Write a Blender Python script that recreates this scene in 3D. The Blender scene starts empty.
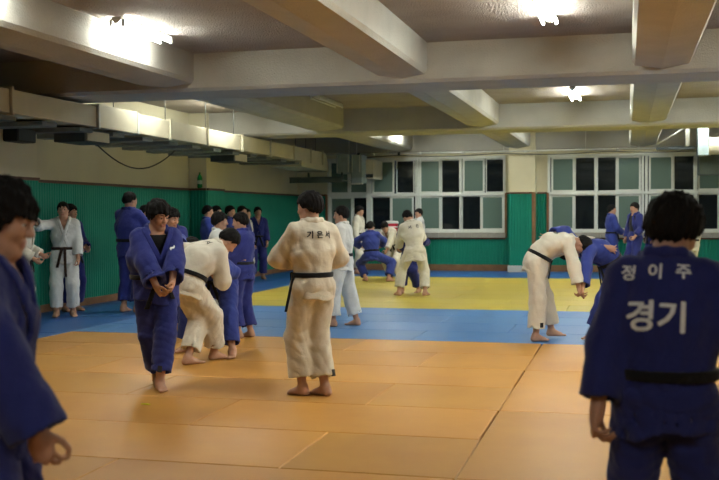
import bpy, bmesh, math, random
import numpy as np
from mathutils import Vector, Matrix

SC = bpy.context.scene
COL = SC.collection
PI = math.pi

# ------------------------------------------------------------------ camera
YAW, PIT, ROL, FPX = 0.2543, 0.0243, -0.0049, 1027.0
CAMZ = 1.5
def cam_axes():
    fw = np.array([-math.sin(YAW)*math.cos(PIT), math.cos(YAW)*math.cos(PIT), -math.sin(PIT)])
    r = np.array([math.cos(YAW), math.sin(YAW), 0.0]); u = np.cross(r, fw)
    return r*math.cos(ROL)+u*math.sin(ROL), -r*math.sin(ROL)+u*math.cos(ROL), fw
_r, _u, _f = cam_axes()
cd = bpy.data.cameras.new('camera'); cam = bpy.data.objects.new('camera', cd); COL.objects.link(cam)
M = Matrix(((_r[0], _u[0], -_f[0], 0), (_r[1], _u[1], -_f[1], 0), (_r[2], _u[2], -_f[2], CAMZ), (0, 0, 0, 1)))
cam.matrix_world = M
cd.sensor_width = 36.0; cd.lens = FPX/719.0*36.0
cd.clip_start = 0.05; cd.clip_end = 200
cd.dof.use_dof = True; cd.dof.focus_distance = 10.5; cd.dof.aperture_fstop = 3.2
SC.camera = cam

# ------------------------------------------------------------------ world, exposure
W = bpy.data.worlds.new('night'); SC.world = W; W.use_nodes = True
bg = W.node_tree.nodes['Background']; bg.inputs[0].default_value = (0.02, 0.025, 0.03, 1); bg.inputs[1].default_value = 0.15
vs = SC.view_settings
vs.view_transform = 'Standard'; vs.look = 'None'; vs.gamma = 1.0; vs.use_curve_mapping = False
vs.exposure = 2.55
TUBE = 26.0          # strength of the lit fluorescent tubes

# ------------------------------------------------------------------ materials
def new_mat(name):
    m = bpy.data.materials.new(name); m.use_nodes = True
    nt = m.node_tree; b = nt.nodes['Principled BSDF']
    return m, nt, b
def mat(name, col, rough=0.7, metal=0.0, var=0.0, vscale=6.0, bump=0.0, bscale=60.0, bdist=0.004, spec=0.3, var2=None, bdetail=3.0):
    """flat colour with optional large mottling (var) and fine bump, in object space"""
    m, nt, b = new_mat(name); N = nt.nodes; L = nt.links
    b.inputs['Roughness'].default_value = rough; b.inputs['Metallic'].default_value = metal
    b.inputs['Specular IOR Level'].default_value = spec
    b.inputs['Base Color'].default_value = (*col, 1)
    tc = N.new('ShaderNodeTexCoord')
    if var > 0:
        n = N.new('ShaderNodeTexNoise'); n.inputs['Scale'].default_value = vscale; n.inputs['Detail'].default_value = 5
        L.new(tc.outputs['Object'], n.inputs['Vector'])
        mx = N.new('ShaderNodeMix'); mx.data_type = 'RGBA'
        c2 = var2 if var2 else tuple(c*(1-var) for c in col)
        mx.inputs[6].default_value = (*col, 1); mx.inputs[7].default_value = (*c2, 1)
        rp = N.new('ShaderNodeValToRGB'); rp.color_ramp.elements[0].position = .35; rp.color_ramp.elements[1].position = .7
        L.new(n.outputs['Fac'], rp.inputs['Fac']); L.new(rp.outputs['Color'], mx.inputs[0])
        L.new(mx.outputs[2], b.inputs['Base Color'])
    if bump > 0:
        n2 = N.new('ShaderNodeTexNoise'); n2.inputs['Scale'].default_value = bscale; n2.inputs['Detail'].default_value = bdetail
        L.new(tc.outputs['Object'], n2.inputs['Vector'])
        bp = N.new('ShaderNodeBump'); bp.inputs['Strength'].default_value = bump; bp.inputs['Distance'].default_value = bdist
        L.new(n2.outputs['Fac'], bp.inputs['Height']); L.new(bp.outputs['Normal'], b.inputs['Normal'])
    return m
def cloth(name, col, var=.10, seamy=True):
    m, nt, b = new_mat(name); N = nt.nodes; L = nt.links
    b.inputs['Roughness'].default_value = .9; b.inputs['Specular IOR Level'].default_value = .12
    b.inputs['Sheen Weight'].default_value = .15; b.inputs['Sheen Roughness'].default_value = .5
    tc = N.new('ShaderNodeTexCoord')
    n = N.new('ShaderNodeTexNoise'); n.inputs['Scale'].default_value = 9; n.inputs['Detail'].default_value = 6
    L.new(tc.outputs['Object'], n.inputs['Vector'])
    mx = N.new('ShaderNodeMix'); mx.data_type = 'RGBA'
    mx.inputs[6].default_value = (*col, 1); mx.inputs[7].default_value = (*[c*(1-var*2) for c in col], 1)
    L.new(n.outputs['Fac'], mx.inputs[0]); L.new(mx.outputs[2], b.inputs['Base Color'])
    v = N.new('ShaderNodeTexVoronoi'); v.inputs['Scale'].default_value = 190
    L.new(tc.outputs['Object'], v.inputs['Vector'])
    n2 = N.new('ShaderNodeTexNoise'); n2.inputs['Scale'].default_value = 22; n2.inputs['Detail'].default_value = 3
    L.new(tc.outputs['Object'], n2.inputs['Vector'])
    b1 = N.new('ShaderNodeBump'); b1.inputs['Strength'].default_value = .35; b1.inputs['Distance'].default_value = .003
    L.new(v.outputs['Distance'], b1.inputs['Height'])
    b2 = N.new('ShaderNodeBump'); b2.inputs['Strength'].default_value = .5; b2.inputs['Distance'].default_value = .012
    L.new(n2.outputs['Fac'], b2.inputs['Height']); L.new(b1.outputs['Normal'], b2.inputs['Normal'])
    L.new(b2.outputs['Normal'], b.inputs['Normal'])
    return m
def mat_floor(name, col, dirt):
    m, nt, b = new_mat(name); N = nt.nodes; L = nt.links
    b.inputs['Roughness'].default_value = .42; b.inputs['Specular IOR Level'].default_value = .35
    at = N.new('ShaderNodeAttribute'); at.attribute_name = 'tint'
    tc = N.new('ShaderNodeTexCoord')
    n = N.new('ShaderNodeTexNoise'); n.inputs['Scale'].default_value = .9; n.inputs['Detail'].default_value = 7; n.inputs['Roughness'].default_value = .65
    L.new(tc.outputs['Object'], n.inputs['Vector'])
    rp = N.new('ShaderNodeValToRGB'); rp.color_ramp.elements[0].position = .38; rp.color_ramp.elements[1].position = .72
    L.new(n.outputs['Fac'], rp.inputs['Fac'])
    mx = N.new('ShaderNodeMix'); mx.data_type = 'RGBA'
    mx.inputs[6].default_value = (*col, 1); mx.inputs[7].default_value = (*dirt, 1)
    L.new(rp.outputs['Color'], mx.inputs[0])
    mu = N.new('ShaderNodeMix'); mu.data_type = 'RGBA'; mu.blend_type = 'MULTIPLY'; mu.inputs[0].default_value = 1
    L.new(mx.outputs[2], mu.inputs[6]); L.new(at.outputs['Color'], mu.inputs[7])
    L.new(mu.outputs[2], b.inputs['Base Color'])
    n2 = N.new('ShaderNodeTexNoise'); n2.inputs['Scale'].default_value = 160; n2.inputs['Detail'].default_value = 2
    L.new(tc.outputs['Object'], n2.inputs['Vector'])
    bp = N.new('ShaderNodeBump'); bp.inputs['Strength'].default_value = .25; bp.inputs['Distance'].default_value = .002
    L.new(n2.outputs['Fac'], bp.inputs['Height']); L.new(bp.outputs['Normal'], b.inputs['Normal'])
    return m
def emit(name, col, s):
    m = bpy.data.materials.new(name); m.use_nodes = True; nt = m.node_tree
    nt.nodes.clear(); e = nt.nodes.new('ShaderNodeEmission'); o = nt.nodes.new('ShaderNodeOutputMaterial')
    e.inputs[0].default_value = (*col, 1); e.inputs[1].default_value = s
    nt.links.new(e.outputs[0], o.inputs[0]); return m
def glass(name, tint, rough, alpha):
    """pane: glossy coat over a see-through / frosted body"""
    m = bpy.data.materials.new(name); m.use_nodes = True; nt = m.node_tree
    nt.nodes.clear(); N = nt.nodes; o = N.new('ShaderNodeOutputMaterial')
    tr = N.new('ShaderNodeBsdfTransparent'); tr.inputs[0].default_value = (.85, .9, .92, 1)
    df = N.new('ShaderNodeBsdfDiffuse'); df.inputs[0].default_value = (*tint, 1)
    mx = N.new('ShaderNodeMixShader'); mx.inputs[0].default_value = alpha
    nt.links.new(tr.outputs[0], mx.inputs[1]); nt.links.new(df.outputs[0], mx.inputs[2])
    gl = N.new('ShaderNodeBsdfGlossy'); gl.inputs['Roughness'].default_value = rough; gl.inputs[0].default_value = (.9, .95, .95, 1)
    fr = N.new('ShaderNodeFresnel'); fr.inputs[0].default_value = 1.4
    m2 = N.new('ShaderNodeMixShader'); nt.links.new(fr.outputs[0], m2.inputs[0])
    nt.links.new(mx.outputs[0], m2.inputs[1]); nt.links.new(gl.outputs[0], m2.inputs[2])
    nt.links.new(m2.outputs[0], o.inputs[0]); return m

MT = dict(
    stucco=mat('sprayed_stucco', (.37, .33, .295), .95, bump=1.0, bscale=42, bdist=.04, var=.15, vscale=2.0, spec=.1, bdetail=6),
    beam=mat('painted_beam_stucco', (.43, .42, .375), .95, bump=.7, bscale=45, bdist=.014, var=.10, vscale=2.5, spec=.1, bdetail=5),
    wall=mat('cream_wall', (.60, .56, .40), .85, bump=.15, bscale=90, bdist=.003, var=.08, vscale=1.5, spec=.15),
    green=mat('green_ribbed_cladding', (.004, .205, .135), .55, var=.18, vscale=1.2, spec=.25),
    wood=mat('varnished_wood', (.235, .125, .06), .5, var=.35, vscale=4, bump=.1, bscale=40),
    rail=mat('dark_brown_rail', (.105, .048, .028), .5, var=.2, vscale=5),
    stone=mat('grey_sill_stone', (.33, .31, .27), .7, var=.15, vscale=8, bump=.1),
    concrete=mat('pale_concrete', (.50, .52, .50), .85, var=.15, vscale=5, bump=.3),
    frame=mat('white_window_frame', (.62, .65, .62), .4, var=.05),
    duct=mat('cream_duct', (.58, .54, .41), .6, var=.12, vscale=3, bump=.08, bscale=15),
    galv=mat('galvanised_steel', (.33, .42, .45), .42, .35, var=.2, vscale=6),
    dark=mat('dark_steel', (.06, .075, .08), .6, .2, var=.2),
    chan=mat('grey_channel', (.16, .18, .18), .6, .1, var=.2),
    dkgreen=mat('dark_green_steel', (.075, .10, .09), .6, .1, var=.2),
    pipe=mat('grey_pipe', (.62, .63, .60), .35, .6, var=.1),
    black=mat('black_plastic', (.012, .012, .013), .55),
    white=mat('white_plastic', (.78, .78, .75), .4),
    red=mat('red_plastic', (.55, .018, .045), .4),
    bottle=mat('green_plastic', (.01, .22, .05), .25, spec=.5),
    labelm=mat('pale_label', (.42, .55, .48), .6),
    scrap=mat('yellow_tape', (.62, .60, .03), .6),
    housing=mat('lamp_housing', (.55, .56, .54), .5),
    tube=emit('lit_tube', (.97, 1.0, .91), TUBE),
    tube_off=mat('unlit_tube', (.62, .64, .62), .3),
    clear=glass('night_glass', (.010, .014, .017), .04, .9),
    frost=glass('frosted_glass', (.105, .165, .14), .35, 1.0),
    groove=mat('mat_joint', (.10, .055, .02), .9),
)

# ------------------------------------------------------------------ mesh helpers
def link(name, bm, m, parent=None, smooth=False):
    me = bpy.data.meshes.new(name); bm.to_mesh(me); bm.free()
    for mm in (m if isinstance(m, (list, tuple)) else [m]): me.materials.append(mm)
    if smooth: me.polygons.foreach_set('use_smooth', [True]*len(me.polygons))
    o = bpy.data.objects.new(name, me); COL.objects.link(o)
    if parent is not None: o.parent = parent
    return o
def struct(name, bm, m, parent=None, smooth=False):
    o = link(name, bm, m, parent, smooth); o['kind'] = 'structure'; return o
def thing(name, label, cat, loc=(0, 0, 0), rz=0.0, group=None):
    o = bpy.data.objects.new(name, None); COL.objects.link(o)
    o.location = loc; o.rotation_euler = (0, 0, rz); o.empty_display_size = .1
    o['label'] = label; o['category'] = cat
    if group: o['group'] = group
    return o
def tag(o, label, cat, group=None):
    o['label'] = label; o['category'] = cat
    if group: o['group'] = group
    return o
def box(bm, x0, x1, y0, y1, z0, z1, bev=0.0):
    r = bmesh.ops.create_cube(bm, size=1.0); vv = r['verts']
    for v in vv:
        v.co = Vector((x0+(v.co.x+.5)*(x1-x0), y0+(v.co.y+.5)*(y1-y0), z0+(v.co.z+.5)*(z1-z0)))
    if bev > 0:
        es = list({e for v in vv for e in v.link_edges})
        bmesh.ops.bevel(bm, geom=es, offset=bev, segments=2, affect='EDGES', profile=.6)
    return bm
def B(*a, **k):
    return box(bmesh.new(), *a, **k)
def tube(bm, pts, r, n=10, caps=True):
    pts = [Vector(p) for p in pts]; rings = []
    rr = r if isinstance(r, (list, tuple)) else [r]*len(pts)
    up = None
    for i, p in enumerate(pts):
        d = (pts[min(i+1, len(pts)-1)]-pts[max(i-1, 0)]).normalized()
        if up is None:
            up = d.orthogonal().normalized()
        up = (up - d*up.dot(d)).normalized(); s = d.cross(up)
        rings.append([bm.verts.new(p+(up*math.cos(2*PI*k/n)+s*math.sin(2*PI*k/n))*rr[i]) for k in range(n)])
    for a, b in zip(rings, rings[1:]):
        for k in range(n): bm.faces.new((a[k], a[(k+1) % n], b[(k+1) % n], b[k]))
    if caps:
        bm.faces.new(rings[0][::-1]); bm.faces.new(rings[-1])
    return bm
def lathe(bm, prof, n=24, cx=0, cy=0):
    rings = []
    for r, z in prof:
        rings.append([bm.verts.new((cx+r*math.cos(2*PI*k/n), cy+r*math.sin(2*PI*k/n), z)) for k in range(n)])
    for a, b in zip(rings, rings[1:]):
        for k in range(n): bm.faces.new((a[k], a[(k+1) % n], b[(k+1) % n], b[k]))
    bm.faces.new(rings[0][::-1]); bm.faces.new(rings[-1])
    return bm
def prism(bm, prof, axis, a0, a1):
    """extrude a closed 2-D profile along an axis; prof is in the other two axes in order"""
    def P(u, v, t):
        return {'x': (t, u, v), 'y': (u, t, v), 'z': (u, v, t)}[axis]
    A = [bm.verts.new(P(u, v, a0)) for u, v in prof]; Bv = [bm.verts.new(P(u, v, a1)) for u, v in prof]
    n = len(prof)
    for k in range(n): bm.faces.new((A[k], A[(k+1) % n], Bv[(k+1) % n], Bv[k]))
    bm.faces.new(A[::-1]); bm.faces.new(Bv)
    bmesh.ops.recalc_face_normals(bm, faces=bm.faces[:])
    return bm

# ------------------------------------------------------------------ the setting
XL, XR, YB, YF, SLAB = -8.85, 6.6, 27.2, -6.0, 3.64
random.seed(4)
def mats_zone(name, m, cells):
    """one zone of the sprung floor: mats with a chamfered edge and a tint each"""
    vs_, fs, tint = [], [], []
    for (x0, x1, y0, y1) in cells:
        if x1-x0 < .03 or y1-y0 < .03: continue
        t = random.uniform(.86, 1.0); c = (t*random.uniform(.97, 1), t*random.uniform(.96, 1), t*random.uniform(.94, 1), 1)
        g, e = .002, .009; k = len(vs_)
        for (ex, z) in ((g, -.03), (g, -.006), (e, 0.0)):
            vs_ += [(x0+ex, y0+ex, z), (x1-ex, y0+ex, z), (x1-ex, y1-ex, z), (x0+ex, y1-ex, z)]
        for a in (0, 4):
            for q in range(4): fs.append((k+a+q, k+a+(q+1) % 4, k+a+4+(q+1) % 4, k+a+4+q)); tint.append(c)
        fs.append((k+8, k+9, k+10, k+11)); tint.append(c)
    me = bpy.data.meshes.new(name); me.from_pydata(vs_, [], fs); me.materials.append(m)
    at = me.color_attributes.new('tint', 'FLOAT_COLOR', 'CORNER')
    buf = []
    for p, c in zip(me.polygons, tint):
        for _ in p.loop_indices: buf += c
    at.data.foreach_set('color', buf)
    o = bpy.data.objects.new(name, me); COL.objects.link(o); o['kind'] = 'structure'
    return o
def bricks(x0, x1, y0, y1, w, h, ox=0.0, shift=.5):
    out = []; j = 0; y = y1
    while y > y0+1e-3:
        yb = max(y0, y-h); x = x0-((j*shift*w+ox) % w)
        while x < x1-1e-3:
            out.append((max(x, x0), min(x+w, x1), yb, y)); x += w
        y = yb; j += 1
    return out
U = 1.045
F_OR = mat_floor('orange_vinyl', (.60, .295, .055), (.52, .24, .05))
F_BL = mat_floor('blue_vinyl', (.070, .215, .52), (.085, .24, .52))
F_BD = mat_floor('deep_blue_vinyl', (.028, .125, .40), (.030, .11, .34))
F_YE = mat_floor('yellow_vinyl', (.56, .44, .055), (.52, .41, .085))
XO = -7.02
mats_zone('floor', F_OR, bricks(XO, -.94, YF, 12.02, 2*U, U, ox=.2) + bricks(-.94, XR, YF, 12.02, 4*U, 2*U, shift=0))
mats_zone('floor', F_BL, bricks(XO, XR, 12.02, 16.11, 2*U, 4.09/4, ox=.7))
mats_zone('floor', F_YE, bricks(XO, XR, 16.11, 24.35, U*2, 8.24/8, ox=1.2))
mats_zone('floor', F_BD, bricks(XL, XO, YF, 24.35, (XO-XL)/2, 2*U, shift=0) + bricks(XL, XR, 24.35, YB, 2*U, 2.85/3, ox=.3))
struct('floor', B(XL-.3, XR+.3, YF-.3, YB+.3, -.2, -.031), MT['groove'])
struct('ceiling', B(XL-.3, XR+.3, YF-.3, YB+.3, SLAB, SLAB+.2), MT['stucco'])
# back wall round its two window openings
bm = bmesh.new()
WZ0, WZ1 = 1.02, 3.05
for a in ((XL-.3, XR+.3, 0, WZ0), (XL-.3, XR+.3, WZ1, SLAB), (XL-.3, -7.97, WZ0, WZ1), (-3.08, -1.99, WZ0, WZ1), (2.95, XR+.3, WZ0, WZ1)):
    box(bm, a[0], a[1], YB, YB+.28, a[2], a[3])
struct('wall_back', bm, MT['wall'])
struct('wall_left', B(XL-.3, XL, YF-.3, YB+.28, 0, SLAB), MT['wall'])
struct('wall_right', B(XR, XR+.3, YF-.3, YB+.28, 0, SLAB), MT['wall'])
struct('wall_front', B(XL-.3, XR+.3, YF-.3, YF, 0, SLAB), MT['wall'])
# pilasters and the column between the windows
for y0, y1 in ((-2.2, -1.25), (5.2, 6.15), (12.6, 13.55), (19.9, 20.8)):
    struct('column', B(XL, -8.45, y0, y1, 0, SLAB, bev=.01), MT['wall'])
struct('column', B(-2.95, -2.28, YB-.4, YB, .17, SLAB, bev=.01), MT['wall'])
struct('column', B(-2.99, -2.24, YB-.43, YB, 0, .17, bev=.01), MT['concrete'])
# beams
for y0 in (-2.2, 5.2, 12.62, 20.04, 27.0):
    y1 = y0+1.0 if y0 < 27 else YB+.1
    bm = prism(bmesh.new(), [(y0, SLAB), (y0, 3.19), (y0+.05, 3.15), (y1-.05, 3.15), (y1, 3.19), (y1, SLAB)], 'x', XL, XR)
    struct('beam', bm, MT['beam'])
bays = ((-6, -2.2), (-1.2, 5.2), (6.2, 12.62), (13.62, 20.04), (21.04, 27.0))
for x0, x1 in ((-6.33, -5.53), (-3.06, -2.40), (.06, .74), (3.35, 4.0)):
    xm = (x0+x1)/2
    for y0, y1 in bays:
        bm = prism(bmesh.new(), [(x0, SLAB), (x0, 3.30), (x0+.035, 3.25), (xm, 3.205), (x1-.035, 3.25), (x1, 3.30), (x1, SLAB)], 'y', y0-.02, y1+.02)
        struct('beam', bm, MT['beam'])
# ribbed green cladding
def ribs(p0, p1, z0, z1, nrm, pitch=.072, dep=.014):
    """ribbed sheet from p0 to p1 (ground points), standing off the wall along nrm"""
    bm = bmesh.new(); p0 = Vector((*p0, 0)); p1 = Vector((*p1, 0)); L = (p1-p0).length; d = (p1-p0)/L; n = Vector((*nrm, 0))
    prof = []; k = max(1, round(L/pitch)); pt = L/k
    for i in range(k):
        for u, h in ((0, .2), (.12, .2), (.28, 1), (.84, 1), (1.0, .2)):
            if u == 1.0 and i < k-1: continue
            prof.append(p0+d*(i+u)*pt+n*(.012+h*dep))
    lo = [bm.verts.new(p+Vector((0, 0, z0))) for p in prof]; hi = [bm.verts.new(p+Vector((0, 0, z1))) for p in prof]
    for i in range(len(prof)-1): bm.faces.new((lo[i], lo[i+1], hi[i+1], hi[i]))
    e = [bm.verts.new(q) for q in (p0+Vector((0, 0, z0)), p1+Vector((0, 0, z0)), p1+Vector((0, 0, z1)), p0+Vector((0, 0, z1)))]
    bm.faces.new((e[0], lo[0], hi[0], e[3])); bm.faces.new((lo[-1], e[1], e[2], hi[-1]))
    bm.faces.new([e[3]]+hi+[e[2]]); bm.faces.new([e[0], e[1]]+lo[::-1])
    bmesh.ops.recalc_face_normals(bm, faces=bm.faces[:])
    return bm
tn = [0]
def trim(bm, m):
    tn[0] += 1
    return struct('trim_%d' % tn[0], bm, m)
def wall_run(segs, z0, z1, zs, rail=True):
    for p0, p1, n in segs:
        trim(ribs(p0, p1, z0, z1, n), MT['green'])
        x = sorted((p0[0], p1[0])); y = sorted((p0[1], p1[1]))
        def slab_(t, a, b, ends=0.0):
            if abs(n[0]) > .5:
                w = (x[0], x[0]+t*n[0]) if n[0] > 0 else (x[0]+t*n[0], x[0])
                return B(w[0], w[1], y[0]-ends, y[1]+ends, a, b, bev=.004)
            w = (y[0]+t*n[1], y[0]) if n[1] < 0 else (y[0], y[0]+t*n[1])
            return B(x[0]-ends, x[1]+ends, w[0], w[1], a, b, bev=.004)
        if zs > 0: trim(slab_(.035, 0, zs), MT['wood'])
        if rail: trim(slab_(.045, z1, z1+.045), MT['rail'])
ys = [YF, 5.2, 6.15, 12.6, 13.55, 19.9, 20.8, YB]
segs = []
for i in range(0, 8, 2): segs.append(((XL, ys[i]), (XL, ys[i+1]), (1, 0)))
for i in (1, 3, 5):
    segs += [((XL+.03, ys[i]), (-8.45, ys[i]), (0, -1)), ((-8.45, ys[i]), (-8.45, ys[i+1]), (1, 0))]
wall_run(segs, .12, 2.03, .12)
wall_run([((XL+.03, YB), (-2.97, YB), (0, -1)), ((-2.26, YB), (XR, YB), (0, -1))], .17, .88, .17, rail=False)
wall_run([((XL+.03, YB), (-7.98, YB), (0, -1))], .88, 2.03, 0)
wall_run([((-2.95, YB-.4), (-2.36, YB-.4), (0, -1))], .17, 2.03, 0)
wall_run([((-2.28, YB-.4), (-2.28, YB), (1, 0))], .17, 2.03, 0, rail=False)
wall_run([((-2.26, YB), (-1.99, YB), (0, -1)), ((-3.08, YB), (-2.97, YB), (0, -1))], .88, 2.03, 0)
trim(B(-2.36, -2.262, YB-.44, YB-.36, .17, 2.075, bev=.006), MT['wood'])
for x in (-7.99, -3.075, -1.985): trim(B(x-.03, x+.03, YB-.05, YB, .88 if x > -7 else .17, 2.06, bev=.004), MT['wood'])
for x0, x1 in ((-7.97, -3.08), (-1.99, 2.95)):
    k = round((x1-x0)/.45)
    bm = bmesh.new()
    for i in range(k):
        box(bm, x0+(x1-x0)*i/k+.003, x0+(x1-x0)*(i+1)/k-.003, YB-.11, YB+.02, .885, WZ0-.004, bev=.006)
    trim(bm, MT['stone'])
    trim(B(x0, x1, YB-.06, YB-.026, .845, .885, bev=.004), MT['rail'])

# windows: sashes (x0, x1, kind) for the upper and the lower row
def window(k, x0, x1, upper, lower, posts):
    t = bpy.data.objects.new('window_%d' % k, None); COL.objects.link(t); t.location = ((x0+x1)/2, YB, WZ0)
    t['kind'] = 'structure'
    def at(bm): bmesh.ops.translate(bm, verts=bm.verts[:], vec=(-(x0+x1)/2, -YB, -WZ0)); return bm
    bm = bmesh.new(); f = .065
    box(bm, x0, x1, YB-.02, YB+.14, WZ0, WZ0+.06, bev=.005); box(bm, x0, x1, YB-.02, YB+.14, WZ1-.07, WZ1, bev=.005)
    box(bm, x0, x1, YB-.02, YB+.14, 2.0, 2.075, bev=.005)
    for p in [x0, x1-f]+posts: box(bm, p, p+f, YB-.025, YB+.14, WZ0, WZ1, bev=.005)
    struct('frame', at(bm), MT['frame'], t)
    for (z0, z1, row) in ((2.075, WZ1-.07, upper), (WZ0+.06, 2.0, lower)):
        for i, (a, b, kind) in enumerate(row):
            dy = .03 if kind == 'g' else .075; w = .05 if kind == 'g' else .03
            bm = bmesh.new()
            box(bm, a, b, YB+dy, YB+dy+.035, z0, z0+w, bev=.004); box(bm, a, b, YB+dy, YB+dy+.035, z1-w, z1, bev=.004)
            box(bm, a, a+w, YB+dy, YB+dy+.035, z0+w, z1-w, bev=.004); box(bm, b-w, b, YB+dy, YB+dy+.035, z0+w, z1-w, bev=.004)
            s = struct('sash', at(bm), MT['frame'], t)
            struct('pane', at(B(a+w, b-w, YB+dy+.014, YB+dy+.020, z0+w, z1-w)), MT['frost' if kind == 'g' else 'clear'], s)
window(1, -7.97, -6.80, [(-7.92, -7.36, 'g'), (-7.36, -6.83, 'g')], [(-7.91, -7.27, 'g'), (-7.27, -6.83, 'd')], [])
window(2, -6.80, -3.08,
       [(-6.71, -6.10, 'g'), (-6.05, -5.55, 'd'), (-5.40, -4.82, 'g'), (-4.82, -4.30, 'd'), (-4.23, -3.64, 'g'), (-3.62, -3.10, 'd')],
       [(-6.74, -6.20, 'd'), (-6.20, -5.56, 'g'), (-5.40, -4.82, 'g'), (-4.82, -4.30, 'd'), (-4.26, -3.74, 'd'), (-3.74, -3.13, 'g')],
       [-5.51, -5.43, -4.31])
window(3, -1.99, 2.95,
       [(-1.90, -1.30, 'g'), (-1.30, -.78, 'd'), (-.74, -.24, 'd'), (-.24, .36, 'g'), (.55, 1.15, 'g'), (1.15, 1.67, 'd'), (1.74, 2.30, 'g'), (2.30, 2.90, 'd')],
       [(-1.92, -1.31, 'g'), (-1.31, -.78, 'd'), (-.74, -.24, 'd'), (-.24, .36, 'g'), (.55, 1.13, 'g'), (1.13, 1.67, 'd'), (1.74, 2.25, 'd'), (2.30, 2.90, 'g')],
       [-.79, .37, .46, 1.66])

# ------------------------------------------------------------------ fluorescent lamps
LG = 'fluorescent lamps under the ceiling'
def lamp(x, y0, y1, label, lit=True, n=2, sp=.07, fall=.0):
    L = y1-y0
    t = thing('fluorescent_lamp', label, 'ceiling lamp', (x, (y0+y1)/2, SLAB-.015), 0, LG)
    h = .045 if n == 1 else sp-.015
    bm = prism(bmesh.new(), [(-h, 0), (-h, -.025), (-.018, -.06), (.018, -.06), (h, -.025), (h, 0)], 'y', -L/2, L/2)
    link('housing', bm, MT['housing'], t)
    for i in range(n):
        tx = (i-(n-1)/2)*2*sp
        link('tube', tube(bmesh.new(), [(tx, -L/2+.05, -.07), (tx, L/2-.05, -.07)], .014, 12), MT['tube' if lit else 'tube_off'], t, True)
        for s in (-1, 1):
            link('socket', B(tx-.014, tx+.014, s*(L/2-.03)-.02, s*(L/2-.03)+.02, -.092, -.02, bev=.004), MT['housing'], t)
    return t
lamp(-5.27, 10.0, 11.25, 'lit twin-tube ceiling lamp close against the flank of the beam at upper left')
lamp(-.80, 9.95, 11.30, 'lit twin-tube lamp cut by the top edge of the photo')
lamp(-.88, 17.6, 19.0, 'lit ceiling lamp seen end-on past the first crossbeam, right of the middle')
lamp(-7.22, 17.4, 18.95, 'lit ceiling lamp just above the long cream duct')
lamp(-5.30, 17.3, 18.9, 'unlit grey lamp high against a lengthwise beam', lit=False)
lamp(-5.30, 24.2, 25.6, 'lit lamp mostly behind the second crossbeam, glowing on the beam beside it')
lamp(-.88, 24.0, 25.3, 'lit lamp near the back windows with only its two tube ends showing')
lamp(1.75, 24.0, 25.3, 'lit lamp over the pipe brackets at the far right of the back windows')
lamp(2.3, 17.5, 18.9, 'lit lamp in the middle bay to the right of the picture')
lamp(2.3, 9.9, 11.3, 'lit lamp in the near bay to the right of the picture')
lamp(5.3, 9.9, 11.3, 'lit lamp of the near bay beside the right wall')
lamp(-.80, -.9, .5, 'lit lamp of the bay above the photographer')
lamp(2.4, -.9, .5, 'lit lamp of the bay above the photographer, towards the right wall', n=1)
for x in (-5.27, -.80, 2.3):
    nm = {-5.27: 'beside the beam at upper left', -.80: 'in the middle', 2.3: 'to the right'}[x]
    lamp(x, 6.9, 8.3, 'lit near-bay lamp %s, the one closer to the photographer' % nm)
    if x > -5: lamp(x, 14.3, 15.7, 'lit middle-bay lamp %s, hidden past the first crossbeam' % nm)
    lamp(x, 21.6, 23.0, 'lit far-bay lamp %s, hidden past the second crossbeam' % nm)
lamp(-7.22, 14.3, 15.7, 'lit lamp above the duct, hidden just past the first crossbeam')
lamp(5.3, 17.5, 18.9, 'lit lamp of the middle bay beside the right wall')

# ------------------------------------------------------------------ air duct along the left wall
DX0, DX1, DZ0, DZ1 = -8.22, -7.44, 2.80, 3.10
t = thing('air_duct', 'long cream sheet-metal air duct hung under the beams along the left wall', 'air duct', (DX1, 17, DZ0))
def dl(bm): bmesh.ops.translate(bm, verts=bm.verts[:], vec=(-DX1, -17, -DZ0)); return bm
cuts = [3.0, 5.6, 8.2, 11.35, 13.52, 14.75, 15.95, 17.55, 19.3, 21.0, 22.6, 23.9, 24.9]
rs = random.Random(2)
for i, (a, b) in enumerate(zip(cuts, cuts[1:])):
    o = rs.uniform(-.008, .008)
    if i == 4: o = .03
    link('duct_section', dl(B(DX0, DX1+o, a+.012, b-.012, DZ0-abs(o)*.3, DZ1+o, bev=.006)), MT['duct'], t)
bm = prism(bmesh.new(), [(24.9, DZ1), (25.25, DZ1-.03), (25.45, DZ0+.02), (25.45, 2.62), (23.2, 2.66), (23.2, DZ0), (24.9, DZ0)], 'x', DX0, DX1)
link('duct_end', dl(bm), MT['duct'], t)
for y in cuts[1:]:
    bm = bmesh.new()
    for (a, b, c, d) in ((DX0-.03, DX1+.04, DZ1+.005, DZ1+.03), (DX0-.03, DX1+.04, DZ0-.03, DZ0-.005), (DX0-.03, DX0-.005, DZ0-.03, DZ1+.03), (DX1+.012, DX1+.04, DZ0-.03, DZ1+.03)):
        box(bm, a, b, y-.022, y+.022, c, d, bev=.003)
    link('flange', dl(bm), MT['frame' if abs(y-14.75) < .1 or abs(y-13.52) < .1 else 'duct'], t)
for y in (14.1, 15.9, 17.6, 19.0, 22.9, 23.7, 24.5, 9.0):
    link('hanger_rod', dl(tube(bmesh.new(), [(DX1-.05, y, DZ1-.01), (DX1-.05, y, SLAB)], .007, 6)), MT['dark'], t, True)
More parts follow.
